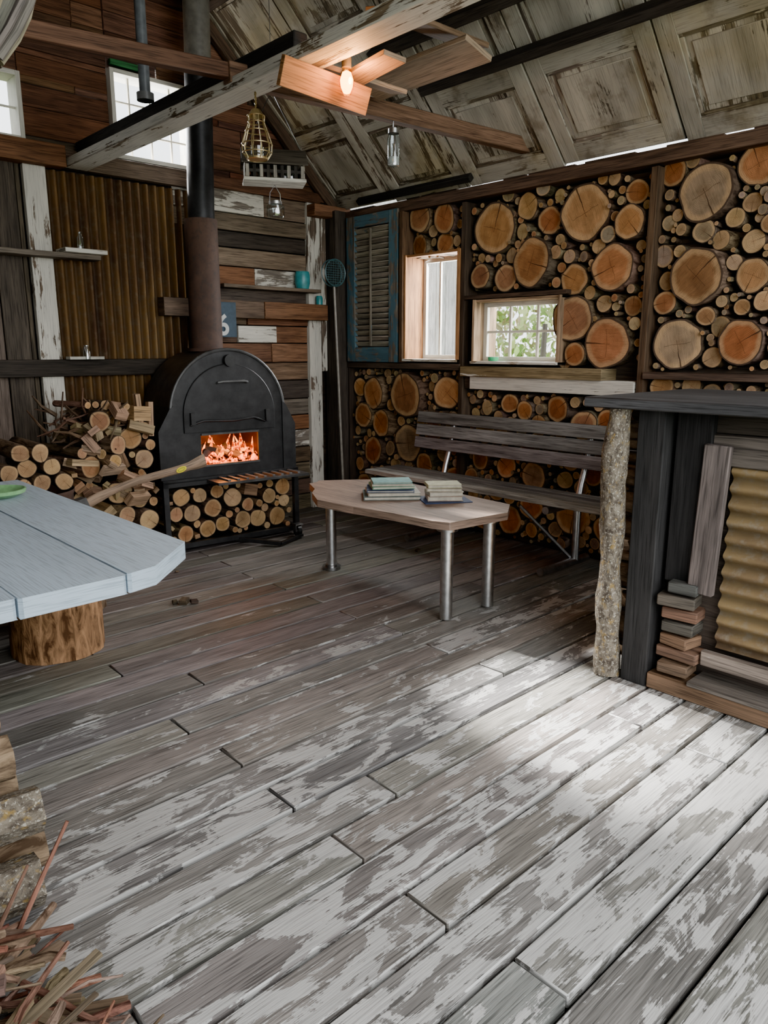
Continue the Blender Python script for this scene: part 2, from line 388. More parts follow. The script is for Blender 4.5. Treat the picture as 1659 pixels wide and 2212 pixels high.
g=MB(); g.lathe([(0,0),(.035,0),(.042,.012),(.042,.03),(.036,.03),(.034,.01),(0,.01)],(4.66,3.74,1.412),20,0,(.05,.45,.2)); g.obj('green_dish_candle',[SATIN])

# blue shutter
sh=MB()
y0,y1,z0,z1=4.76,5.43,1.39,2.66
BC=(.19,.155,.12,.60)
sh.bx(4.60,4.64,y0,y0+.11,z0,z1,0,BC,2); sh.bx(4.60,4.64,y1-.11,y1,z0,z1,0,BC,2)
for a,b in ((z0,z0+.13),(z1-.1,z1)): sh.bx(4.602,4.638,y0+.11,y1-.11,a,b,0,BC,1)
nl=21
for i in range(nl):
    zz=z0+.16+(z1-.13-z0-.16)*i/(nl-1)
    sh.box((4.622,(y0+y1)/2,zz),(.05,y1-y0-.22,.009),(0,math.radians(50),0),0,jit((.30,.265,.21),.1,.28),1)
sh.bx(4.642,4.648,y0+.1,y1-.1,z0+.1,z1-.08,0,(.05,.045,.04),1)
sh.beam((4.594,5.095,z0+.14),(4.594,5.095,z1-.12),.018,.018,0,(.18,.155,.12,.3))
sh.obj('window_shutter',[BLUEP],bevel=.003)

cp=MB(); cp.bx(4.50,4.70,5.46,5.63,0,2.72,0,(.05,.04,.032),2); cp.obj('trim_corner_post',[WOOD],bevel=.006)

# ================================================================== STOVE WALL (Y=5.65)
G1=(2.55,3.20,2.87,3.47); G2=(1.25,1.93,2.87,3.30)
wb=MB()
for a,b,c,d in cells(-.6,4.9,-.05,2.75,[G1,G2]): wb.bx(a,b,5.70,5.78,c,d,0,(.05,.035,.025),0)
z=2.75
while z<5.3:
    h=U(.12,.19); xr=min(4.75,4.72-(z-2.75)/.966); xl=-.5+(z-2.75)/.966
    for a,b,c,d in cells(max(xl,-.5),xr,z,z+h,[G1,G2]):
        x=a
        while x<b-.01:
            e=min(b,x+U(.25,.7)); 
            if b-e<.15: e=b
            wb.bx(x+.003,e-.002,5.66-U(0,.015),5.72,c,d-.004 if d==z+h else d,0,jit(random.choice([(.12,.055,.032),(.095,.048,.03),(.14,.075,.045),(.08,.052,.038)]),.3),0); x=e
    z+=h
x=-.55
while x<1.88:
    w=U(.12,.2); wb.bx(x,min(x+w-.006,1.88),5.65-U(0,.02),5.70,0,2.74,0,jit(random.choice([(.08,.062,.045),(.115,.095,.075),(.06,.045,.03)]),.2),2); x+=w
rows=[(0,.14),(.15,.29),(.30,.45),(.46,.60),(.61,.76),(.77,.90),(.91,1.05),(1.06,1.22),(1.23,1.38),(1.39,1.55),(1.56,1.70),(1.71,1.86),(1.87,2.02),(2.03,2.18),(2.19,2.33),(2.34,2.46),(2.47,2.60),(2.61,2.80)]
RC={17:[(3.0,3.86,(.2,.17,.14,.62)),(3.86,4.32,(.15,.11,.08,.2))],16:[(3.0,4.32,(.13,.10,.07,.05))],15:[(3.0,4.32,(.05,.04,.032,0))],14:[(3.0,4.32,(.20,.145,.10,0))],
    13:[(3.0,3.75,(.20,.09,.045,0)),(3.75,4.3,(.2,.17,.14,.62))],12:[(3.0,4.3,(.08,.062,.05,0))],11:[(3.0,3.65,(.10,.07,.045,0)),(3.65,4.3,(.15,.07,.04,0))],
    10:[(3.0,3.55,(.1,.06,.04,0)),(3.55,3.95,(.2,.17,.14,.7)),(3.95,4.3,(.16,.078,.042,0))],9:[(3.0,3.9,(.13,.064,.037,0)),(3.9,4.3,(.19,.098,.055,0))],
    8:[(3.0,4.3,(.15,.095,.06,0))],7:[(3.0,3.8,(.08,.062,.05,0)),(3.8,4.3,(.06,.048,.04,0))],6:[(3.0,4.3,(.12,.10,.08,0))],5:[(3.0,4.3,(.19,.09,.045,0))],4:[(3.0,4.3,(.19,.16,.13,.5))]}
for i,(a,b) in enumerate(rows):
    for x0,x1,c in RC.get(i,[(3.0,4.3,(*jit((.12,.085,.06),.3),0))]):
        if i<9 and R()<.6 and x1-x0>1:
            xm=U(3.5,4.0); wb.bx(x0,xm-.003,5.65-U(0,.02),5.70,a,b,0,jit(c,.2,c[3]),0); x0=xm
        wb.bx(x0,x1-.003,5.65-U(0,.02),5.70,a,b,0,c,0)
wb.bx(2.0,3.0,5.68,5.70,0,2.74,0,(.05,.035,.03),0)
wb.obj('wall_back',[WOOD],bevel=.003)
tb=MB()
tb.bx(-.5,2.16,5.52,5.66,2.73,2.87,0,(.16,.075,.037),0)
tb.bx(2.16,3.2,5.58,5.66,2.74,2.86,0,(.12,.085,.06),0)
tb.bx(3.2,4.5,5.60,5.66,2.78,2.87,0,(.10,.05,.03),0)
tb.bx(1.89,2.04,5.60,5.65,.2,2.73,0,(.17,.12,.08,.70),2)
tb.bx(1.2,2.86,5.55,5.66,1.31,1.43,0,(.035,.028,.022),0)
tb.bx(-.5,1.2,5.57,5.66,1.31,1.43,0,(.05,.04,.03),0)
tb.bx(4.30,4.44,5.61,5.66,0,2.83,0,(.16,.12,.09,.66),2)
tb.bx(4.44,4.50,5.60,5.66,1.3,2.80,0,(.16,.12,.09,.55),2)
tb.bx(4.3,4.72,5.50,5.62,2.66,2.76,0,(.18,.09,.05,0),0)
tb.bx(2.56,2.80,5.60,5.64,3.49,3.53,0,(.04,.16,.06,0),0)
tb.obj('trim_back_wall',[WOOD],bevel=.004)

def corrug(name,mat,P,ua,va,L,H,pitch,amp,nrm,flip=1):
    mb=MB();P=Vector(P);ua=Vector(ua);va=Vector(va);nr=Vector(nrm);N=int(L/pitch*10);vs=[];fs=[];uv=[];cl=[]
    for i in range(N+1):
        u=L*i/N; q=math.sin(2*math.pi*u/pitch); o=nr*amp*q
        vs+= [P+ua*u+o,P+ua*u+va*H+o]; k=1-.55*(.5+.5*q*flip)**1.5; cl+=[(k*1.15,k*1.1,k)]*2  # ridge shading put into the vertex colour: valleys darker than crests
    for i in range(N): fs.append((2*i,2*i+2,2*i+3,2*i+1)); uv.append([(0,0)]*4)
    mb.add(vs,fs,0,uv,cl); return mb.obj(name,[mat],smooth=80)
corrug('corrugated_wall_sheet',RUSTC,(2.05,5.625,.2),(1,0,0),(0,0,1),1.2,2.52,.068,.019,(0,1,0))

def window_y(name,x0,x1,z0,z1,nv,nh):
    w=MB();c=(.4,.37,.3,.9);y=5.66
    for a,b,e,d in ((x0,x0+.03,z0,z1),(x1-.03,x1,z0,z1)): w.bx(a,b,5.6,5.78,e,d,0,c,2)
    for e,d in ((z0,z0+.03),(z1-.03,z1)): w.bx(x0+.03,x1-.03,5.6,5.78,e,d,0,c,0)
    for i in range(1,nv): xx=x0+(x1-x0)*i/nv; w.bx(xx-.006,xx+.006,y,y+.02,z0,z1,0,c,2)
    for i in range(1,nh): zz=z0+(z1-z0)*i/nh; w.bx(x0,x1,y+.002,y+.018,zz-.006,zz+.006,0,c,0)
    w.bx(x0+.02,x1-.02,y+.009,y+.012,z0+.02,z1-.02,1)
    return w.obj(name,[WOOD,GLASS],bevel=.002)
window_y('window_3',*G1,4,3); window_y('window_4',*G2,4,2)

s1=MB(); s1.bx(1.2,2.33,5.47,5.62,2.125,2.16,0,(.16,.13,.10,.1),0); s1.bx(2.06,2.36,5.42,5.6,2.161,2.19,0,(.3,.27,.22,.6),0); s1.bx(1.5,1.55,5.5,5.62,2.0,2.125,0,DKBR); s1.obj('wall_shelf',[WOOD],bevel=.003)
s2=MB(); s2.bx(3.35,4.36,5.50,5.65,2.0,2.03,0,(.12,.09,.065),0)
s2.bx(2.82,3.75,5.52,5.62,1.76,1.90,0,(.12,.08,.055),0); s2.bx(3.75,4.44,5.51,5.62,1.76,1.90,0,(.18,.088,.045),0); s2.obj('wall_ledge_shelf',[WOOD],bevel=.003)
cu=MB(); cu.lathe([(0,0),(.055,0),(.068,.05),(.068,.12),(.06,.15),(.055,.15),(.06,.11),(.055,.01),(0,.01)],(4.20,5.57,2.03),24,0,(.03,.24,.26)); cu.obj('teal_cup',[SATIN])
cu=MB(); cu.lathe([(0,0),(.03,0),(.032,.06),(.024,.08),(.02,.08),(0,.075)],(4.38,5.56,1.90),20,0,(.03,.22,.23)); cu.obj('teal_jar',[SATIN])
cu=MB(); cu.lathe([(0,0),(.028,0),(.03,.07),(.02,.09),(.02,.1),(0,.1)],(2.18,5.5,1.43),16,0,(.7,.7,.7)); cu.bx(2.05,2.3,5.48,5.56,1.43,1.45,1,(.4,.38,.33)); cu.obj('glass_bottle',[JARG,PLAIN])
cu=MB(); cu.lathe([(0,0),(.025,0),(.025,.08),(.012,.1),(.012,.12),(0,.12)],(2.2,5.5,2.19),16,0,(.7,.7,.7)); cu.obj('glass_bottle',[JARG])
pl=MB(); pl.bx(3.20,3.44,5.48,5.50,1.60,1.88,0,(.03,.055,.08)); pl.obj('number_plate',[PLAIN],bevel=.002)
cur=bpy.data.curves.new('6','FONT'); cur.body='6'; cur.size=.23; cur.extrude=.002; cur.offset=.005
to=bpy.data.objects.new('number_6',cur); scn.collection.objects.link(to); to.location=(3.25,5.474,1.62); to.rotation_euler=(math.pi/2,0,0)
tm=NT('white_paint_number').bsdf((.5,.51,.49),.6); cur.materials.append(tm)
to.parent=bpy.data.objects['number_plate']
pb=MB(); c0=Vector((4.41,5.38,2.17))
nn=28; pc_=(.05,.11,.12)
ring=[c0+Vector((.115*math.cos(2*math.pi*i/nn),-.02,.115*math.sin(2*math.pi*i/nn))) for i in range(nn+1)]
pb.tube(ring,.006,6,0,pc_,caps=False)
ring2=[p+Vector((0,.05,0)) for p in ring]; pb.tube(ring2,.005,6,0,pc_,caps=False)
for i in range(-5,6):
    d=i*.02; h=math.sqrt(.115**2-d*d)
    pb.tube([c0+Vector((d,-.02,-h)),c0+Vector((d,-.02,h))],.0022,4,0,pc_); pb.tube([c0+Vector((-h,-.02,d)),c0+Vector((h,-.02,d))],.0022,4,0,pc_)
pb.tube([c0+Vector((0,0,-.11)),(4.44,5.37,1.2),(4.48,5.36,.0)],.011,8,0,(.22,.20,.17))
pb.obj('popcorn_basket',[SATIN])

wl=MB(); z=0
while z<2.7:
    h=U(.14,.2); wl.bx(-.62,-.58,0.4,5.7,z,min(z+h-.005,2.72),0,jit((.10,.07,.05),.3),1); z+=h
wl.obj('wall_left',[WOOD])

# ================================================================== ROOF / CEILING
th=math.radians(44); ds=Vector((-math.cos(th),0,math.sin(th))); dn=Vector((-math.sin(th),0,-math.cos(th)))
RM=Matrix((ds,Vector((0,1,0)),dn)).transposed()
E0=Vector((4.70,0,2.74))
def rp(s,y,h): return E0+ds*s+Vector((0,y,0))+dn*h
ce=MB()
def rbox(s0,s1,y0,y1,h0,h1,col,g=0,mi=0): ce.box(rp((s0+s1)/2,(y0+y1)/2,(h0+h1)/2),(s1-s0,y1-y0,h1-h0),RM,mi,col,g)
rbox(.0,3.6,-1.2,5.7,-.06,-.03,(.04,.03,.025))
y=5.66; di=0
while y>-1.1:
    W=U(.76,.86); s=.01 if di%3 else .03
    y0=y-W
    for (sa,sb) in ((s,2.02),(2.04,3.58)):
        al=U(.58,.78); pc=jit((.15,.12,.09),.2,al)
        hh=U(0,.012)
        rbox(sa,sb,y0+.004,y-.004,-.025+hh,-.008+hh,jit(pc,.15,al-.08))
        st=.115; t0,t1=-.008+hh,.014+hh
        rbox(sa,sb,y0+.004,y0+st,t0,t1,jit(pc,.1,al)); rbox(sa,sb,y-st,y-.004,t0,t1,jit(pc,.1,al))
        L=sb-sa; nr=3 if L>1.8 else 2
        edges=[sa+i*(L-.13)/nr for i in range(nr+1)]
        for e in edges: rbox(e,e+.13,y0+st,y-st,t0,t1-.001,jit(pc,.1,al),1)
        for e0,e1 in zip(edges,edges[1:]):
            a,b=e0+.13,e1
            for q,(m0,m1,m2,m3) in enumerate(((a,a+.025,y0+st,y-st),(b-.025,b,y0+st,y-st),(a,b,y0+st,y0+st+.025),(a,b,y-st-.025,y-st))):
                rbox(m0,m1,m2,m3,t0,t1-.010,jit(pc,.1,al-.2),0 if q>1 else 1)
            rbox(a+.06,b-.06,y0+st+.06,y-st-.06,t0,t0+.010,jit(pc,.1,al))
    y=y0-.006; di+=1
ce.obj('ceiling',[DOORP],bevel=.002)
lc=MB(); m2=Matrix((Vector((math.cos(th),0,math.sin(th))),Vector((0,1,0)),Vector((-math.sin(th),0,math.cos(th))))).transposed()
for i in range(19):
    s=.1+i*.19; p=Vector((-.5,2.25,2.74))+Vector((math.cos(th),0,math.sin(th)))*s
    lc.box(p,(.185,6.9,.03),m2,0,jit((.14,.09,.06),.3),1)
lc.obj('ceiling_left_slope',[WOOD])
rf=MB()
def pur(s,y0,y1,w,h,c): rf.box(rp(s,(y0+y1)/2,.03+h/2),(w,y1-y0,h),RM,0,c,1)
pur(.83,-1.1,3.95,.06,.09,(.035,.028,.024)); pur(1.16,-1.1,4.2,.07,.10,(.04,.032,.026)); pur(1.9,-1.1,5.6,.06,.1,(.05,.035,.028)); pur(2.8,-1.1,5.6,.06,.1,(.05,.035,.028))
rf.box(rp(1.8,5.6,.06),(3.5,.05,.09),RM,0,(.10,.065,.045),0)
rf.box(rp(.10,4.6,.05),(.05,1.3,.05),RM,0,(.02,.018,.016),1)
rf.obj('roof_purlins',[WOOD],bevel=.004)

bm=MB(); bm.bx(2.17,2.33,-1.0,5.6,2.74,2.80,0,(.20,.15,.10,.70),1); bm.obj('white_ceiling_beam',[WOOD],bevel=.006)
bm=MB(); bm.bx(2.26,2.34,3.02,5.6,2.803,2.92,0,(.03,.027,.024),1); bm.obj('black_ceiling_beam',[WOOD],bevel=.006)
bm=MB(); bm.beam((2.16,3.44,2.82),(4.68,3.44,2.90),.07,.095,0,(.14,.08,.05)); bm.beam((-.5,3.44,2.655),(2.25,3.45,2.835),.06,.07,0,(.12,.06,.036)); bm.obj('tie_beam',[WOOD],bevel=.004)
bm=MB(); bm.cyl((2.22,4.42,2.93),(2.22,4.42,4.75),.032,n=14,mi=0,col=(.11,.12,.13)); bm.cyl((2.22,4.42,2.92),(2.22,4.42,2.96),.05,n=14,mi=0,col=(.12,.12,.12)); bm.obj('steel_post',[SATIN])

# ================================================================== LIGHT FIXTURE
lf=MB()
lf.box((2.33,2.88,2.665),(.50,.028,.12),(.35,.05,0),0,(.28,.14,.06))
lf.box((2.62,3.02,2.80),(.60,.14,.022),(.25,.0,.0),0,(.32,.225,.15))
lf.box((2.50,2.78,2.745),(.12,.42,.022),(0,.1,-.15),0,(.30,.20,.13))
lf.box((3.0,2.95,2.90),(.20,.80,.028),(0,.25,.0),0,(.29,.21,.14))
lf.box((2.85,2.72,2.99),(.80,.16,.025),(.2,-.1,.15),0,(.16,.10,.06))
lf.cyl((2.385,2.80,2.735),(2.385,2.80,2.775),.022,n=14,mi=1,col=(.05,.04,.03))
lf.lathe([(.001,-.115),(.018,-.11),(.03,-.085),(.035,-.05),(.026,-.02),(.016,0)],(2.385,2.80,2.735),20,2)
lf.lathe([(.001,-.108),(.015,-.103),(.026,-.08),(.030,-.05),(.020,-.02),(.001,-.01)],(2.385,2.80,2.735),16,3)
lf.obj('board_light_fixture',[CLEAN,PLAIN,m_glass('bulb_glass',(1,.8,.5),.1),BULBI],bevel=.002)
def light(name,typ,loc,en,col=(1,1,1),**k):
    l=bpy.data.lights.new(name,typ); l.energy=en; l.color=col
    for a,b in k.items(): setattr(l,a,b)
    o=bpy.data.objects.new(name,l); scn.collection.objects.link(o); o.location=loc; return o
light('bulb_light','POINT',(2.385,2.745,2.68),11,(1,.42,.11),shadow_soft_size=.03)

# ================================================================== HANGING THINGS
wl_=MB(); c=Vector((2.27,3.36,2.43)); gold=(.42,.33,.17)
prof=[(.05,0),(.072,.03),(.075,.07),(.055,.13),(.04,.17),(.042,.2)]
for i in range(10):
    a=2*math.pi*i/10; wl_.tube([c+Vector((r*math.cos(a),r*math.sin(a),z)) for r,z in prof],.0028,5,0,gold)
for r,z in prof: wl_.tube([c+Vector((r*math.cos(t*math.pi/10),r*math.sin(t*math.pi/10),z)) for t in range(21)],.0032,5,0,gold,caps=False)
wl_.lathe([(.002,.235),(.02,.23),(.042,.2)],c,16,0,gold)
wl_.lathe([(0,.0),(.05,0),(.05,.008),(0,.008)],c,16,0,gold)
wl_.lathe([(0,.01),(.03,.01),(.032,.06),(.03,.06),(0,.05)],c,16,1,(.8,.8,.8))
for i in range(10): wl_.lathe([(.007,-.008),(.004,0),(.007,.008)],c+Vector((0,0,.25+i*.02)),6,0,gold)
wl_.tube([c+Vector((0,0,.23)),(2.27,3.36,2.75)],.003,5,0,gold)
wl_.obj('wire_lantern',[BRASS,JARG])

jr=MB(); c=Vector((3.27,3.42,2.56)); jr.lathe([(0,0),(.035,.003),(.037,.02),(.037,.15),(.03,.175),(.03,.19)],c,20,0,(.8,.8,.8)); jr.lathe([(0,.205),(.033,.205),(.033,.18)],c,20,1,(.5,.5,.5)); jr.lathe([(0,.01),(.034,.012),(.034,.05),(0,.05)],c,16,2,(.6,.6,.58)); jr.tube([c+Vector((0,0,.2)),c+Vector((0,0,.27))],.003,5,1,(.3,.3,.3)); jr.obj('hanging_glass_jar',[JARG,GALV,PLAIN])

hl=MB(); c=Vector((3.03,4.3,2.57)); rz=math.radians(-30); M3=Euler((0,0,rz)).to_matrix()
def H(off,sz,rot,mi,col):
    m=M3@Euler(rot).to_matrix(); hl.box(c+M3@Vector(off),sz,m,mi,col)
H((0,0,0),(.40,.20,.02),(0,0,0),0,(.5,.47,.4,.5))
for sy in (-1,1):
    H((0,sy*.06,.145),(.42,.17,.012),(sy*-.7,0,0),0,(.10,.085,.068,.15))
    H((0,sy*.09,.05),(.38,.012,.02),(0,0,0),0,(.05,.045,.04))
    for i in range(9): H((-.176+i*.044,sy*.09,.05),(.022,.014,.075),(0,0,0),0,(.04,.035,.03) if i%2 else (.36,.33,.28,.3))
for sx in (-1,1): H((sx*.185,0,.06),(.014,.18,.10),(0,0,0),0,(.28,.25,.2,.3))
H((0,0,.05),(.3,.12,.07),(0,0,0),1,(.5,.5,.45))
top=c+Vector((0,0,.55))
for sx in (-1,1): hl.tube([c+M3@Vector((sx*.18,0,.2)),top],.003,5,2,(.2,.2,.2))
hl.tube([top,(3.03,4.3,4.25)],.003,5,2,(.2,.2,.2))
hl.obj('hanging_house_lantern',[WOOD,JARG,GALV],bevel=.002)
j2=MB(); c=Vector((3.02,4.28,2.35)); j2.lathe([(0,0),(.055,.003),(.06,.02),(.058,.07),(.04,.085)],c,20,0); j2.lathe([(0,.1),(.043,.1),(.043,.082)],c,20,1,(.5,.5,.5)); j2.tube([c+Vector((-.043,0,.09)),c+Vector((-.04,0,.15)),c+Vector((0,0,.2)),c+Vector((.04,0,.15)),c+Vector((.043,0,.09))],.0025,5,1,(.3,.3,.3)); j2.obj('hanging_mason_jar',[JARG,GALV])

wp=MB(); c=Vector((.42,1.52,2.14))
for i in range(30):
    a=2*math.pi*i/30; pts=[]
    for j in range(11):
        t=j/10; r=.15*math.sin(math.pi*(.10+.80*t))**.7+.004*math.sin(i*2.4); aa=a+t*.7+.05*math.sin(i*1.7+t*5)
        pts.append(c+Vector((r*math.cos(aa),r*math.sin(aa),-.15+.44*t)))
    wp.tube(pts,U(.006,.010),6,0,jit((.15,.12,.095),.45))
wp.lathe([(.0,-.14),(.05,-.135),(.135,0),(.14,.1),(.12,.2),(.06,.28)],c,24,0,(.10,.08,.06))
wp.tube([c+Vector((0,0,.26)),c+Vector((.0,0,1.25))],.006,6,0,(.1,.09,.08))
wp.obj('woven_pendant_basket',[WOOD])

# ================================================================== STOVE
piv=Vector((3.03,5.2,0)); SX=Matrix.Translation(piv)@Matrix.Rotation(math.radians(-5),4,'Z')@Matrix.Translation(-piv)
st=MB(); st.xf=SX; bk=(.030,.030,.031); cxs=3.035
def arch(Rr,zb,zc=1.03,n=28): return [(cxs-Rr,zb)]+[(cxs-Rr*math.cos(math.pi*i/n),zc+Rr*math.sin(math.pi*i/n)) for i in range(n+1)]+[(cxs+Rr,zb)]
o=arch(.47,.58); vs=[];fs=[];uv=[]
for (x,z) in o: vs+=[(x,4.95,z),(x,5.46,z)]
for i in range(len(o)-1): fs.append((2*i,2*i+1,2*i+3,2*i+2)); uv.append([(0,0)]*4)
st.add(vs,fs,0,uv,(.08,.07,.062))
st.prism(arch(.46,.58),5.45,5.46,0,bk,axis='y')
up=[p for p in arch(.468,.88)]; st.prism(up,4.945,4.965,0,bk,axis='y')
st.bx(cxs-.468,2.79,4.945,4.965,.56,.88,0,bk); st.bx(3.27,cxs+.468,4.945,4.965,.56,.88,0,bk); st.bx(2.79,3.27,4.945,4.965,.56,.645,0,bk)
st.tube([(x,4.945,z) for x,z in arch(.47,.6)],.013,8,0,(.07,.07,.07))
st.prism(arch(.37,.90,1.02),4.925,4.944,0,(.026,.026,.027),axis='y')
st.tube([(x,4.93,z) for x,z in arch(.372,.90,1.02)],.006,6,0,bk)
st.tube([(2.93,4.925,1.255),(2.93,4.90,1.262),(2.96,4.885,1.268),(3.14,4.885,1.268),(3.17,4.90,1.262),(3.17,4.925,1.255)],.009,8,0,(.12,.12,.12))
st.cyl((cxs,4.935,1.42),(cxs,4.90,1.42),.045,n=20,mi=0,col=(.03,.03,.03))
st.tube([(2.70,4.915,.955),(2.80,4.905,.985),(3.05,4.905,.975),(3.22,4.905,.99),(3.32,4.915,.955)],.009,7,0,bk)
for x in (2.72,3.34): st.box((x,4.915,1.0),(.035,.03,.09),None,0,bk)
for a,b,s in ((2.46,2.585,-1),(3.485,3.60,1)):
    st.bx(a,b,4.93,5.46,.56,.86,0,bk)
    if s<0: pz=[(a,.86),(b,.86),(b,1.10),(b-.03,1.08),(a,.92)]
    else: pz=[(a,.86),(b,.86),(b,.92),(a+.03,1.08),(a,1.10)]
    st.prism(pz,4.93,5.42,0,bk,axis='y')
st.bx(2.46,3.60,4.90,5.48,.54,.565,0,bk)
st.bx(2.70,3.36,5.40,5.42,.57,1.0,0,(.05,.02,.01)); st.bx(2.70,2.72,4.97,5.40,.57,1.0,0,(.05,.02,.01)); st.bx(3.34,3.36,4.97,5.4,.57,1.0,0,(.05,.02,.01)); st.bx(2.7,3.36,4.97,5.42,.90,.92,0,(.03,.02,.02))
for k in (0,1): st.bx(2.79,3.27,4.93,4.96,.635 if k==0 else .872,.65 if k==0 else .887,0,(.08,.08,.08))
st.bx(2.80,3.58,4.70,4.93,.525,.545,0,(.07,.07,.07))
for i in range(9): st.box((2.90+i*.075,4.81,.552),(.022,.17,.012),(0,0,.0),0,(.16,.16,.16))
for x in (2.48,3.58):
    for y in (4.92,5.46): st.box((x,y,.30),(.04,.04,.52),None,0,bk)
for z in (.06,.53):
    st.bx(2.46,3.60,4.90,4.94,z-.02,z+.02,0,bk); st.bx(2.46,3.60,5.44,5.48,z-.02,z+.02,0,bk)
    for x in (2.48,3.58): st.bx(x-.02,x+.02,4.92,5.46,z-.02,z+.02,0,bk)
st.bx(2.46,3.60,4.92,5.46,.045,.055,0,bk)
st.bx(2.46,3.60,5.46,5.475,.06,.53,0,bk)
st.beam((3.02,4.95,.045),(3.28,4.66,.02),.035,.03,0,bk); st.beam((3.28,4.66,.02),(3.56,4.80,.02),.03,.02,0,bk)
for (x,y) in ((3.56,4.84),(2.50,5.40),(3.56,5.40)):
    st.cyl((x-.03,y,.05),(x+.0,y,.05),.048,n=22,mi=0,col=(.03,.03,.03)); st.cyl((x-.034,y,.05),(x+.004,y,.05),.026,n=16,mi=1,col=(.5,.5,.5))
    st.box((x-.015,y,.105),(.07,.06,.012),None,1,(.5,.5,.5)); st.box((x-.042,y,.075),(.006,.04,.06),None,1,(.5,.5,.5)); st.box((x+.012,y,.075),(.006,.04,.06),None,1,(.5,.5,.5))
for i in range(90):
    x=U(2.76,3.3); y=U(4.99,5.34); st.box((x,y,U(.60,.72)),(U(.03,.08),U(.03,.09),U(.02,.06)),(R()*3,R()*3,R()*3),2,(1,1,1))
for i in range(11):
    x=U(2.8,3.22); a=Vector((x,5.0+R()*.1,.66+R()*.10)); b=a+Vector((U(-.18,.18),U(.08,.25),U(0,.08))); st.cyl(a,b,.028,.022,9,4,4,(.06,.04,.03),wob=.2,m=2)
for i in range(24):
    x=U(2.76,3.30);y=U(5.06,5.36);h=U(.08,.20); w=U(.014,.03)
    st.lathe([(.001,0),(w,.15*h),(w*.85,.4*h),(w*.4,.75*h),(.001,h)],(x,y,.67),7,3,rot=(U(-.25,.25),U(-.4,.4),0))
st.obj('wood_stove',[BLACKM,GALV,EMBER,FLAME,PLAIN],bevel=.002)
light('fire_light','POINT',(3.03,5.04,.78),12,(1,.30,.06),shadow_soft_size=.08)

fp=MB(); fp.cyl((3.02,5.25,1.49),(3.02,5.25,2.45),.122,n=36,mi=0); fp.cyl((3.02,5.25,1.485),(3.02,5.25,1.51),.145,n=36,mi=0)
fp.cyl((3.025,5.25,2.42),(3.06,5.25,3.5),.098,n=36,mi=1,col=(.03,.03,.032)); fp.cyl((3.06,5.25,3.48),(3.08,5.25,4.45),.094,n=36,mi=2,col=(.14,.13,.115)); fp.cyl((3.06,5.25,3.47),(3.06,5.25,3.53),.105,n=36,mi=1,col=(.04,.04,.04))
fp.obj('stove_flue_pipe',[PIPER,BLACKM,SATIN])

FC=[(.38,.225,.11),(.33,.18,.085),(.42,.27,.145),(.30,.165,.085),(.36,.19,.08)]
def logpile(name,inside,rads,Y0,Y1,tries,xf=None,jy=.05,tilt=.06,split=.0,seed=1):
    mb=MB(); mb.xf=xf; pts=[]; rn=random.Random(seed); b=inside[0]
    for r0 in rads:
        for _ in range(tries):
            r=r0*rn.uniform(.88,1.12); x=rn.uniform(b[0]+r,b[1]-r); z=rn.uniform(b[2]+r,b[3]-r)
            if not inside[1](x,z,r): continue
            if all((x-q[0])**2+(z-q[1])**2>(r*.97+q[2]*.97)**2 for q in pts): pts.append((x,z,r))
    for x,z,r in pts:
        yy=Y0+rn.uniform(-jy,jy); t=rn.uniform(-tilt,tilt)
        c=jit(random.choice(FC),.25)
        if rn.random()<split:
            mb.box((x,(yy+Y1)/2,z),(r*1.7,Y1-yy,r*1.3),(0,rn.uniform(-1,1),t),2,jit((.32,.205,.11),.25),1)
        else:
            mb.cyl((x,yy,z),(x+min(t,b[1]-x-r),Y1,z+rn.uniform(-.01,.01)),r,r*.95,18 if r>.03 else 10,0,1,jit((1.1,.95,.8),.4),c,wob=.10,m=1)
    return mb.obj(name,[BARK,END,WOOD],smooth=50)
logpile('stove_rack_firewood',((2.51,3.56,.07,.49),lambda x,z,r:True),(.07,.055,.045,.033,.022),4.97,5.42,500,SX,.035,.03,.08,2)
def env(x):
    if x<1.95: return .75+.25*(x-1.4)
    if x<2.3: return 1.16
    return 1.08-.1*(x-2.3)
logpile('firewood_stack',((1.82,2.41,.0,1.22),lambda x,z,r: z+r<env(x)),(.07,.055,.045,.034,.024),5.02,5.45,1200,None,.13,.14,.25,4)
br=MB()
for i in range(60):
    p=Vector((U(1.78,2.15),U(4.98,5.3),U(.88,1.08))); d=Vector((U(-1,1),U(-.6,.2),U(-.6,.9))).normalized()*U(.12,.28)
    br.tube([p,p+d*.5+Vector((U(-.03,.03),0,U(-.03,.03))),p+d],U(.006,.016),6,0,jit((1.0,.8,.7),.3),r1=.005)
for i in range(26):
    p=Vector((U(1.86,2.34),U(4.92,5.1),U(.45,1.12))); br.box(p,(U(.05,.09),U(.12,.2),U(.03,.06)),(R(),R(),R()*3),1,jit((.35,.245,.15),.3),1)
for x,z in ((2.30,1.08),(2.38,1.02)): br.box((x,4.98,z),(.035,.05,.24),(U(-.1,.1),U(-.1,.1),0),1,jit((.33,.215,.13),.1),2)
br.obj('kindling_brush',[BARK,WOOD])
dr=MB(); dr.lathe([(0,0),(.27,0),(.27,.02),(.262,.03),(.262,.28),(.27,.3),(.262,.32),(.262,.58),(.272,.6),(.272,.62),(.262,.61),(.25,.1),(0,.1)],(1.52,4.96,.0),36,0); dr.obj('rusty_drum',[PIPER])
dl=MB()
for i,(x,z) in enumerate(((1.42,.68),(1.55,.685),(1.68,.68),(1.48,.78),(1.62,.785),(1.54,.88),(1.35,.77),(1.44,.88))): dl.cyl((x,4.72+U(0,.1),z),(x+U(-.05,.05),5.2,z+.01),.055,.05,16,0,1,(1,.85,.7),jit((.36,.22,.11),.2),wob=.14)
dl.obj('drum_firewood',[BARK,END])

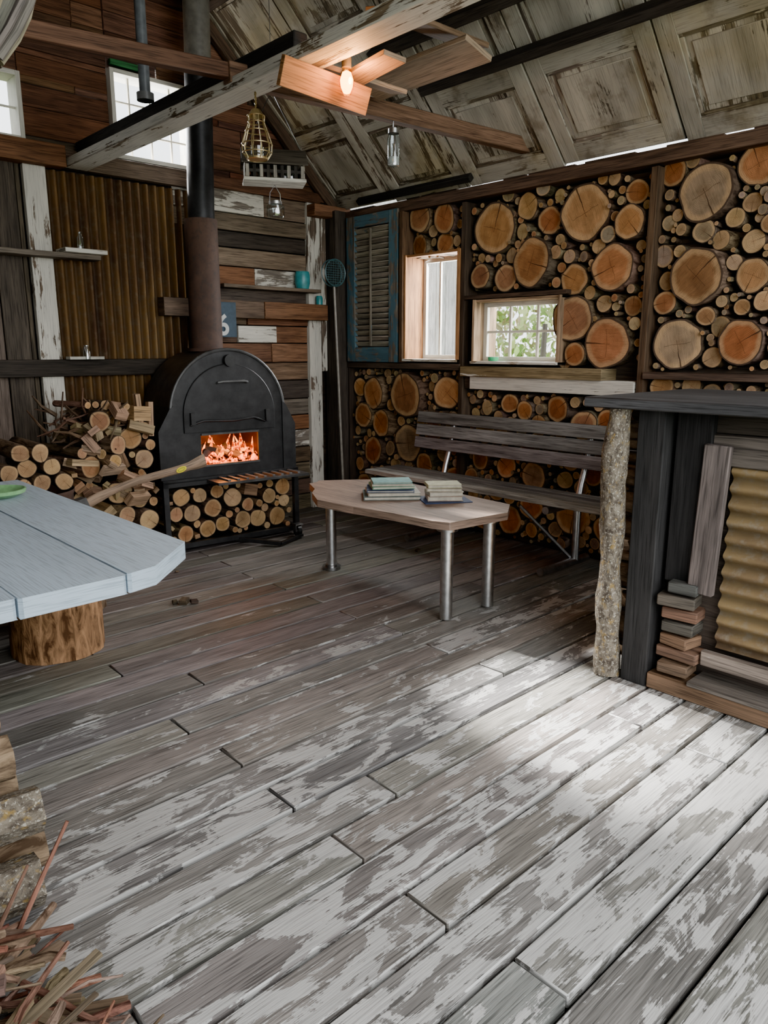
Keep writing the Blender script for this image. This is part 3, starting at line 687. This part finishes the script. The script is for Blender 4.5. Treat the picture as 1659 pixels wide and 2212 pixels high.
cb=MB(); cb.cyl((1.50,4.32,0),(1.50,4.32,.50),.19,.18,26,0,1,(1.2,1,.8),(.42,.30,.18),wob=.05,m=3); cb.obj('chopping_block',[BARK,END],smooth=50)
ax=MB(); p0=Vector((1.60,4.31,.60)); p1=Vector((2.50,4.46,.79)); K=14
vs=[];dirv=(p1-p0).normalized(); side=Vector((0,1,0)); side=(side-dirv*side.dot(dirv)).normalized(); upv=dirv.cross(side)*-1
if upv.z<0: upv=-upv
for j in range(K+1):
    t=j/K; c=p0.lerp(p1,t)+upv*(.022*math.sin(t*math.pi*1.6))
    h=.022+.006*t+(.026*max(0,(t-.84)/.16)**1.3)+(.010*math.exp(-((t-.1)/.1)**2)); w=.016
    if j==K: h*=.86
    for i in range(12):
        a=2*math.pi*i/12; vs.append(c+side*w*math.cos(a)+upv*h*math.sin(a))
fs=[];uv=[]
for j in range(K):
    for i in range(12):
        k=(i+1)%12; fs.append((j*12+i,j*12+k,(j+1)*12+k,(j+1)*12+i)); uv.append([(j*.07,i*.01),(j*.07,i*.01+.01),(j*.07+.07,i*.01+.01),(j*.07+.07,i*.01)])
fs.append(tuple(range(12))[::-1]);uv.append([(0,0)]*12); fs.append(tuple(K*12+i for i in range(12)));uv.append([(0,0)]*12)
ax.add(vs,fs,0,uv,(.29,.20,.135))
hc=p0-dirv*.01
ax.add([hc+side*q*.03+dirv*a*.04+upv*b for q in(-1,1) for a,b in((-1,.05),(1,.05),(1.6,-.13),(-1.6,-.13))],[(0,1,2,3),(7,6,5,4),(0,4,5,1),(1,5,6,2),(2,6,7,3),(3,7,4,0)],1,[[(0,0)]*4]*6,(.08,.08,.08))
tcen=p0.lerp(p1,.775)+upv*(.022*math.sin(.775*math.pi*1.6)); 
for k,(a_,b_,o_,cc) in enumerate(((.042,.019,.0185,(.62,.52,.03)),(.03,.011,.0192,(.15,.2,.04)),(.025,.0075,.0198,(.62,.52,.03)))):
    ax.add([tcen-side*o_+dirv*a_*math.cos(i*math.pi/10)+upv*b_*math.sin(i*math.pi/10) for i in range(20)],[tuple(range(20))],2,[[(0,0)]*20],cc)
ax.obj('axe',[CLEAN,BLACKM,SATIN])

# ================================================================== COFFEE TABLE
ct=MB()
raw=[(2.80,3.61),(2.92,3.82),(3.02,3.92),(3.12,4.11),(3.20,4.12),(3.24,4.16),(3.33,4.10),(3.47,4.00),(3.66,3.82),(3.62,3.3),(3.57,2.70),(3.38,2.57),(2.94,2.62),(2.90,2.72),(2.88,3.0),(2.83,3.3)]
ct.prism(raw[::-1],.535,.58,0,(.26,.18,.135))
for x,y in ((3.14,3.90),(2.985,2.68),(3.33,2.66)):
    ct.cyl((x,y,.005),(x,y,.535),.036,n=28,mi=1,col=(.55,.56,.56)); ct.cyl((x,y,.52),(x,y,.535),.06,n=28,mi=1,col=(.4,.4,.4))
ct.cyl((3.14,3.90,0),(3.14,3.90,.02),.065,n=28,mi=1,col=(.3,.3,.3)); ct.cyl((3.14,3.90,.02),(3.14,3.90,.035),.045,n=28,mi=1,col=(.3,.3,.3))
ct.obj('coffee_table',[CLEAN,GALV],bevel=.006)
def books(name,cx,cy,lst,z=.58):
    b=MB()
    for (w,d,h,rot,cov,ox,oy) in lst:
        m=Euler((0,0,rot)).to_matrix(); c=Vector((cx+ox,cy+oy,z))
        def pb(off,sz,col,mi=0): b.box(c+m@Vector(off),sz,m,mi,col)
        pb((0,0,.002),(w,d,.003),cov); pb((0,0,h-.002),(w,d,.003),cov); pb((-w/2+.002,0,h/2),(.004,d,h),cov)
        pb((.0,0,h/2),(w-.012,d-.012,h-.006),(.46,.42,.34))
        z+=h+.0005
    return b.obj(name,[PLAIN],bevel=.0008)
a0=math.radians(-40)
books('book_stack',3.22,3.38,[(.36,.27,.022,a0,(.10,.14,.13),0,0),(.33,.26,.02,a0+.05,(.38,.36,.30),.01,0),(.30,.24,.014,a0-.04,(.03,.05,.10),0,.01),(.27,.20,.018,a0+.1,(.14,.28,.18),.02,.02),(.26,.19,.014,a0+.02,(.42,.40,.32),.02,.02),(.25,.18,.012,a0+.05,(.14,.31,.29),.02,.02)])
books('book_stack',3.38,3.07,[(.30,.24,.006,a0+.15,(.03,.05,.12),0,0),(.22,.16,.03,a0+.0,(.42,.32,.25),.0,.0),(.215,.155,.026,a0+.12,(.46,.43,.36),.0,.0),(.22,.15,.022,a0-.1,(.33,.29,.22),.0,.0),(.21,.15,.022,a0+.06,(.42,.42,.27),.0,.01)])

# ================================================================== BENCH
be=MB(); gcol=(.16,.152,.146)
Y0b,Y1b=2.15,4.60
for i,x in enumerate((4.12,4.22,4.32,4.42)): be.bx(x-.045,x+.045,Y0b,Y1b,.485,.52,0,jit((.28,.27,.25) if i==0 else gcol,.08),1)
for i in range(3):
    zc=.735+i*.105; xc=4.50+i*.018
    be.box((xc,(2.2+4.42)/2,zc),(.035,4.42-2.2,.095),(0,.17,0),0,jit(gcol,.12),1)
for yy in (4.05,2.78):
    be.cyl((4.06,yy,.455),(4.52,yy,.455),.026,n=16,mi=1,col=(.5,.5,.5)); be.cyl((4.03,yy,.035),(4.60,yy,.035),.028,n=16,mi=1,col=(.45,.45,.45))
    be.cyl((4.45,yy,.035),(4.45,yy,.455),.028,n=16,mi=1,col=(.5,.5,.5)); be.tube([(4.44,yy,.44),(4.475,yy,.58),(4.535,yy,.74),(4.585,yy,.96)],.024,12,1,(.5,.5,.5))
    be.beam((4.10,yy+.24,.45),(4.42,yy+.02,.06),.03,.02,1,(.4,.4,.4))
be.obj('park_bench',[WOOD,GALV],bevel=.004)

# ================================================================== COUNTER (right)
kc=MB(); ck=(.024,.023,.023)
kc.bx(2.93,3.95,-.9,1.83,1.25,1.295,0,(.06,.06,.063),1)
kc.bx(3.00,3.14,1.475,1.60,0,1.25,0,ck,2)
kc.bx(3.06,3.14,1.30,1.455,.50,1.25,0,(.015,.014,.014),2)
kc.bx(3.08,3.14,-.9,1.31,1.03,1.16,0,(.10,.083,.07),1); kc.bx(3.10,3.14,-.9,1.31,1.16,1.25,0,(.04,.032,.025),1)
kc.box((3.05,1.275,.80),(.03,.11,.64),(.03,0,0),0,(.13,.105,.096),2)
kc.bx(3.14,3.20,-.9,1.50,0,1.25,0,(.05,.038,.03),1)
for i in range(7):
    zz=.09+i*.062; kc.box((3.08+U(-.02,.02),1.37+U(-.02,.02),zz+.028),(.12,U(.12,.22),.050),(0,0,U(-.2,.2)),0,jit(random.choice([(.07,.064,.058),(.15,.09,.055),(.09,.075,.062)]),.2),1)
kc.bx(3.00,3.14,-.9,1.47,0,.075,0,(.20,.12,.07),1); kc.bx(2.98,3.14,-.9,1.28,.076,.10,0,(.10,.085,.072),1)
kc.bx(3.05,3.08,-.9,1.26,.16,.23,0,(.18,.145,.12,.35),1)
kc.bx(3.16,3.9,1.50,1.54,0,1.25,0,(.04,.03,.02)); kc.bx(3.85,3.9,-.9,1.5,0,1.25,0,(.04,.03,.02))
kc.obj('bar_counter',[WOOD],bevel=.005)
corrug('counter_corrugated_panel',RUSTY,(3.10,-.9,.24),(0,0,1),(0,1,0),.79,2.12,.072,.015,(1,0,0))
lp=MB(); 
K=26;N=22;vs=[]
for j in range(K+1):
    t=j/K; cx_=3.01-.012*math.sin(t*3)+.006*math.sin(t*13)-.02*t; cy_=1.668+.012*math.sin(t*2.4)+.006*math.sin(t*9+1)+.008*t; r=.053+.004*math.sin(t*11)+.004*math.sin(t*23+1)
    for i in range(N):
        a=2*math.pi*i/N; rr=r*(1+.06*math.sin(3*a+t*5)+.07*U(-1,1)); vs.append((cx_+rr*math.cos(a),cy_+rr*math.sin(a),1.248*t))
fs=[];uv=[]
for j in range(K):
    for i in range(N):
        k=(i+1)%N; fs.append((j*N+i,j*N+k,(j+1)*N+k,(j+1)*N+i)); u,v=j*.048,i*.016; uv.append([(u,v),(u,v+.016),(u+.048,v+.016),(u+.048,v)])
lp.add(vs,fs,0,uv,(1,1,1)); lp.obj('lichen_log_post',[LICHEN],smooth=80)
ce2=MB(); rn=random.Random(5); pts=[]
for r0 in (.06,.045,.03):
    for _ in range(500):
        r=r0*rn.uniform(.85,1.1); x=rn.uniform(3.09+r,3.85-r); z=rn.uniform(.02+r,1.24-r)
        if all((x-q[0])**2+(z-q[1])**2>((r+q[2])*.97)**2 for q in pts): pts.append((x,z,r))
for x,z,r in pts: ce2.cyl((x,1.76+rn.uniform(-.03,.04),z),(x,1.605,z),r,r,14,0,1,(1,.85,.7),jit((.38,.22,.11),.2),wob=.1)
ce2.obj('counter_log_end_cladding',[BARK,END],smooth=50)

# ================================================================== BLUE TABLE (left foreground)
tbm=MB(); bc=(.33,.27,.2,1.25)
tbm.prism([(1.02,2.375),(1.13,2.40),(1.375,2.64),(1.36,4.62),(1.02,4.62)],.68,.75,0,bc)
tbm.prism([(.66,2.36),(1.013,2.372),(1.013,4.62),(.66,4.62)],.68,.748,0,bc)
tbm.prism([(.30,2.36),(.654,2.365),(.654,4.62),(.30,4.62)],.68,.75,0,bc)
tbm.prism([(-.1,2.37),(.294,2.36),(.294,4.62),(-.1,4.62)],.68,.75,0,bc)
for yy in (2.75,4.2): tbm.bx(-.05,1.15,yy-.05,yy+.05,.62,.68,1,(.2,.15,.1),0)
tbm.obj('blue_plank_table',[TABLEP,WOOD],bevel=.012)
sp=MB()
sp.cyl((1.22,3.76,0),(1.22,3.76,.679),.225,.215,30,0,1,(2.2,1.5,.95),(.42,.28,.16),wob=.04,m=4); sp.cyl((.2,3.4,0),(.2,3.4,.679),.2,.2,26,0,1,(2.2,1.6,1.1),(.42,.28,.16),wob=.04,m=4)
sp.obj('table_stump_legs',[BARK,END],smooth=60)
gd=MB(); gd.lathe([(0,0),(.08,0),(.125,.022),(.13,.04),(.122,.042),(.11,.03),(.07,.01),(0,.008)],(1.12,4.13,.751),32,0,(.22,.45,.20)); gd.obj('green_plate',[SATIN])

# ================================================================== LEFT FOREGROUND WOOD
fw_=MB()
for (y,z,r,x1,sp_) in ((2.30,.09,.085,.56,0),(2.12,.085,.08,.58,0),(1.94,.08,.075,.52,1),(2.22,.235,.075,.55,0),(2.05,.225,.07,.57,1),(2.14,.36,.065,.53,0),(2.30,.36,.06,.5,0),(2.4,.22,.07,.5,0),(2.2,.47,.055,.52,0)):
    if sp_: fw_.cyl((x1,y,z),(.05,y+.05,z),r,r,5,2,1,(1,1,1),(.38,.30,.2),wob=.2)
    else: fw_.cyl((x1,y,z),(.05,y+.03,z),r,r,20,0,1,(1.5,1.3,1.05),jit((.34,.26,.17),.2),wob=.12,m=3)
fw_.obj('split_log_stack',[BARK,END,LICHEN],smooth=45)
kd=MB()
for i in range(260):
    x=U(.0,.46)-.04; y=U(1.1,1.84); z=.012+ (.14*(1-abs(x-.15)/.5))*R()
    a=U(-1.2,.8); L=U(.08,.3); d=Vector((math.cos(a),math.sin(a),U(-.2,.25)))*L
    p=Vector((x,y,max(z,.012)))-d*.3; q=p+d; 
    if q.x>.62 or q.y>1.86 or p.y>1.86: continue
    r=random.choice([.005,.007,.009,.012,.016])
    p.z=max(p.z,r);q.z=max(q.z,r)
    if R()<.3: kd.beam(p+Vector((0,0,.01)),q+Vector((0,0,.01)),r*2.6,r*1.2,1,jit((.19,.13,.09),.4))
    else: kd.tube([p,p.lerp(q,.35)+Vector((U(-.014,.014),U(-.014,.014),U(0,.02))),p.lerp(q,.7)+Vector((U(-.014,.014),U(-.014,.014),U(0,.02))),q],r,7,0,jit(random.choice([(1.1,.85,.78),(1.4,.8,.68),(1.8,1.5,1.3)]),.35),r1=r*.6)
kd.tube([(.42,1.84,.02),(.5,1.855,.14),(.58,1.86,.27)],.008,7,0,(1.5,.85,.75),r1=.005)
kd.tube([(.36,1.82,.05),(.47,1.85,.2)],.007,7,0,(1.3,.9,.8),r1=.004)
kd.obj('kindling_pile',[BARK,WOOD])
ch=MB()
for (x,y,s) in ((2.02,3.93,.05),(2.07,3.90,.035),(1.98,3.97,.03),(2.05,3.99,.02),(2.3,4.55,.02),(3.9,3.8,.03)):
    ch.box((x,y,s*.35),(s,s*1.3,s*.6),(U(-.15,.15),U(-.15,.15),R()*3),0,jit((.07,.05,.035),.3))
ch.obj('bark_chips',[WOOD],bevel=.003)

# ================================================================== OUTSIDE
gr=MB(); gr.bx(-30,40,-30,40,-.6,-.5,0,(.16,.22,.07)); gr.obj('garden_ground',[PLAIN])
bu=MB(); rn=random.Random(9)
for (cx_,cy_,cz_,rx,ry,rz,n_,cols) in ((7.6,5.4,.55,.8,1.9,.8,2600,[(.16,.50,.06),(.38,.60,.10),(.10,.32,.03)]),(8.8,5.0,1.0,.7,.9,.8,1500,[(.42,.65,.12),(.6,.7,.18),(.2,.48,.06)]),(11.5,8.2,1.9,1.6,4.2,1.5,5500,[(.45,.55,.20),(.58,.62,.34),(.30,.46,.12),(.58,.48,.30)]),(7.9,6.4,.5,.6,1.0,.9,900,[(.6,.14,.18),(.16,.45,.08),(.22,.55,.1)])):
    for _ in range(n_):
        while True:
            v=Vector((rn.uniform(-1,1),rn.uniform(-1,1),rn.uniform(-1,1)))
            if .4<v.length<1: break
        p=Vector((cx_+v.x*rx,cy_+v.y*ry,cz_+v.z*rz)); m=Euler((rn.random()*6,rn.random()*6,rn.random()*6)).to_matrix(); s_=rn.uniform(.06,.13)
        bu.add([p+m@Vector(q)*s_ for q in ((-1,0,0),(0,-.5,.1),(1,0,0),(0,.5,.1))],[(0,1,2,3)],0,[[(0,0)]*4],jit(rn.choice(cols),.2))
for (x,y) in ((7.6,5.4),(8.6,4.6),(10.5,6.8),(10.4,5.6)): bu.cyl((x,y,-.5),(x+.1,y,1.8),.06,.03,8,0,0,(.12,.1,.08))
bu.obj('garden_bushes',[LEAF])
fe=MB()
yy=5.3
while yy<8.6: fe.bx(6.3,6.33,yy,yy+.14,-.5,3.6,0,jit((.85,.82,.80),.03),2); yy+=.15
fe.obj('pale_board_fence',[CLEAN])

# ================================================================== LIGHTING
w=bpy.data.worlds.new('sky'); scn.world=w; w.use_nodes=True
bg=w.node_tree.nodes['Background']; bg.inputs[0].default_value=(.93,.97,1,1); bg.inputs[1].default_value=3.6
def area(name,loc,target,sx,sy,en,col=(1,1,1)):
    o=light(name,'AREA',loc,en,col,shape='RECTANGLE',size=sx,size_y=sy)
    o.rotation_euler=(Vector(target)-Vector(loc)).to_track_quat('-Z','Y').to_euler(); return o
area('daylight_open_front',(1.8,-1.3,2.2),(2.2,2.0,.1),3.6,2.0,115,(.98,.99,1))
area('daylight_window_tall',(5.05,4.39,1.95),(2,3.9,.2),.6,.85,75,(.97,.99,1))
area('daylight_window_small',(5.2,3.52,2.0),(2.5,2.6,0),.8,.5,65,(.98,1,.96))
area('daylight_gable_window',(2.9,5.95,3.35),(2.6,2.2,0),.7,.6,50,(.97,.99,1))
sp_=light('sun_through_gable','SPOT',(3.02,9.73,6.25),80000,(1,.98,.95),spot_size=math.radians(11),spot_blend=.7,shadow_soft_size=.2)
sp_.rotation_euler=(Vector((2.74,1.30,0))-Vector(sp_.location)).to_track_quat('-Z','Y').to_euler()

# ================================================================== CAMERA
cd=bpy.data.cameras.new('camera'); co=bpy.data.objects.new('camera',cd); scn.collection.objects.link(co); scn.camera=co
cd.sensor_fit='VERTICAL'; cd.sensor_height=36; cd.sensor_width=27; cd.lens=1600/2212*36; cd.clip_start=.02
p=math.atan(351/1600); a=math.atan(1754/1638)
co.location=(0,0,1.5); co.rotation_euler=(math.pi/2-p,0,a-math.pi/2)
try:
    scn.view_settings.view_transform='AgX'; scn.view_settings.look='AgX - Punchy'; scn.view_settings.exposure=.85
except Exception as e: print(e)
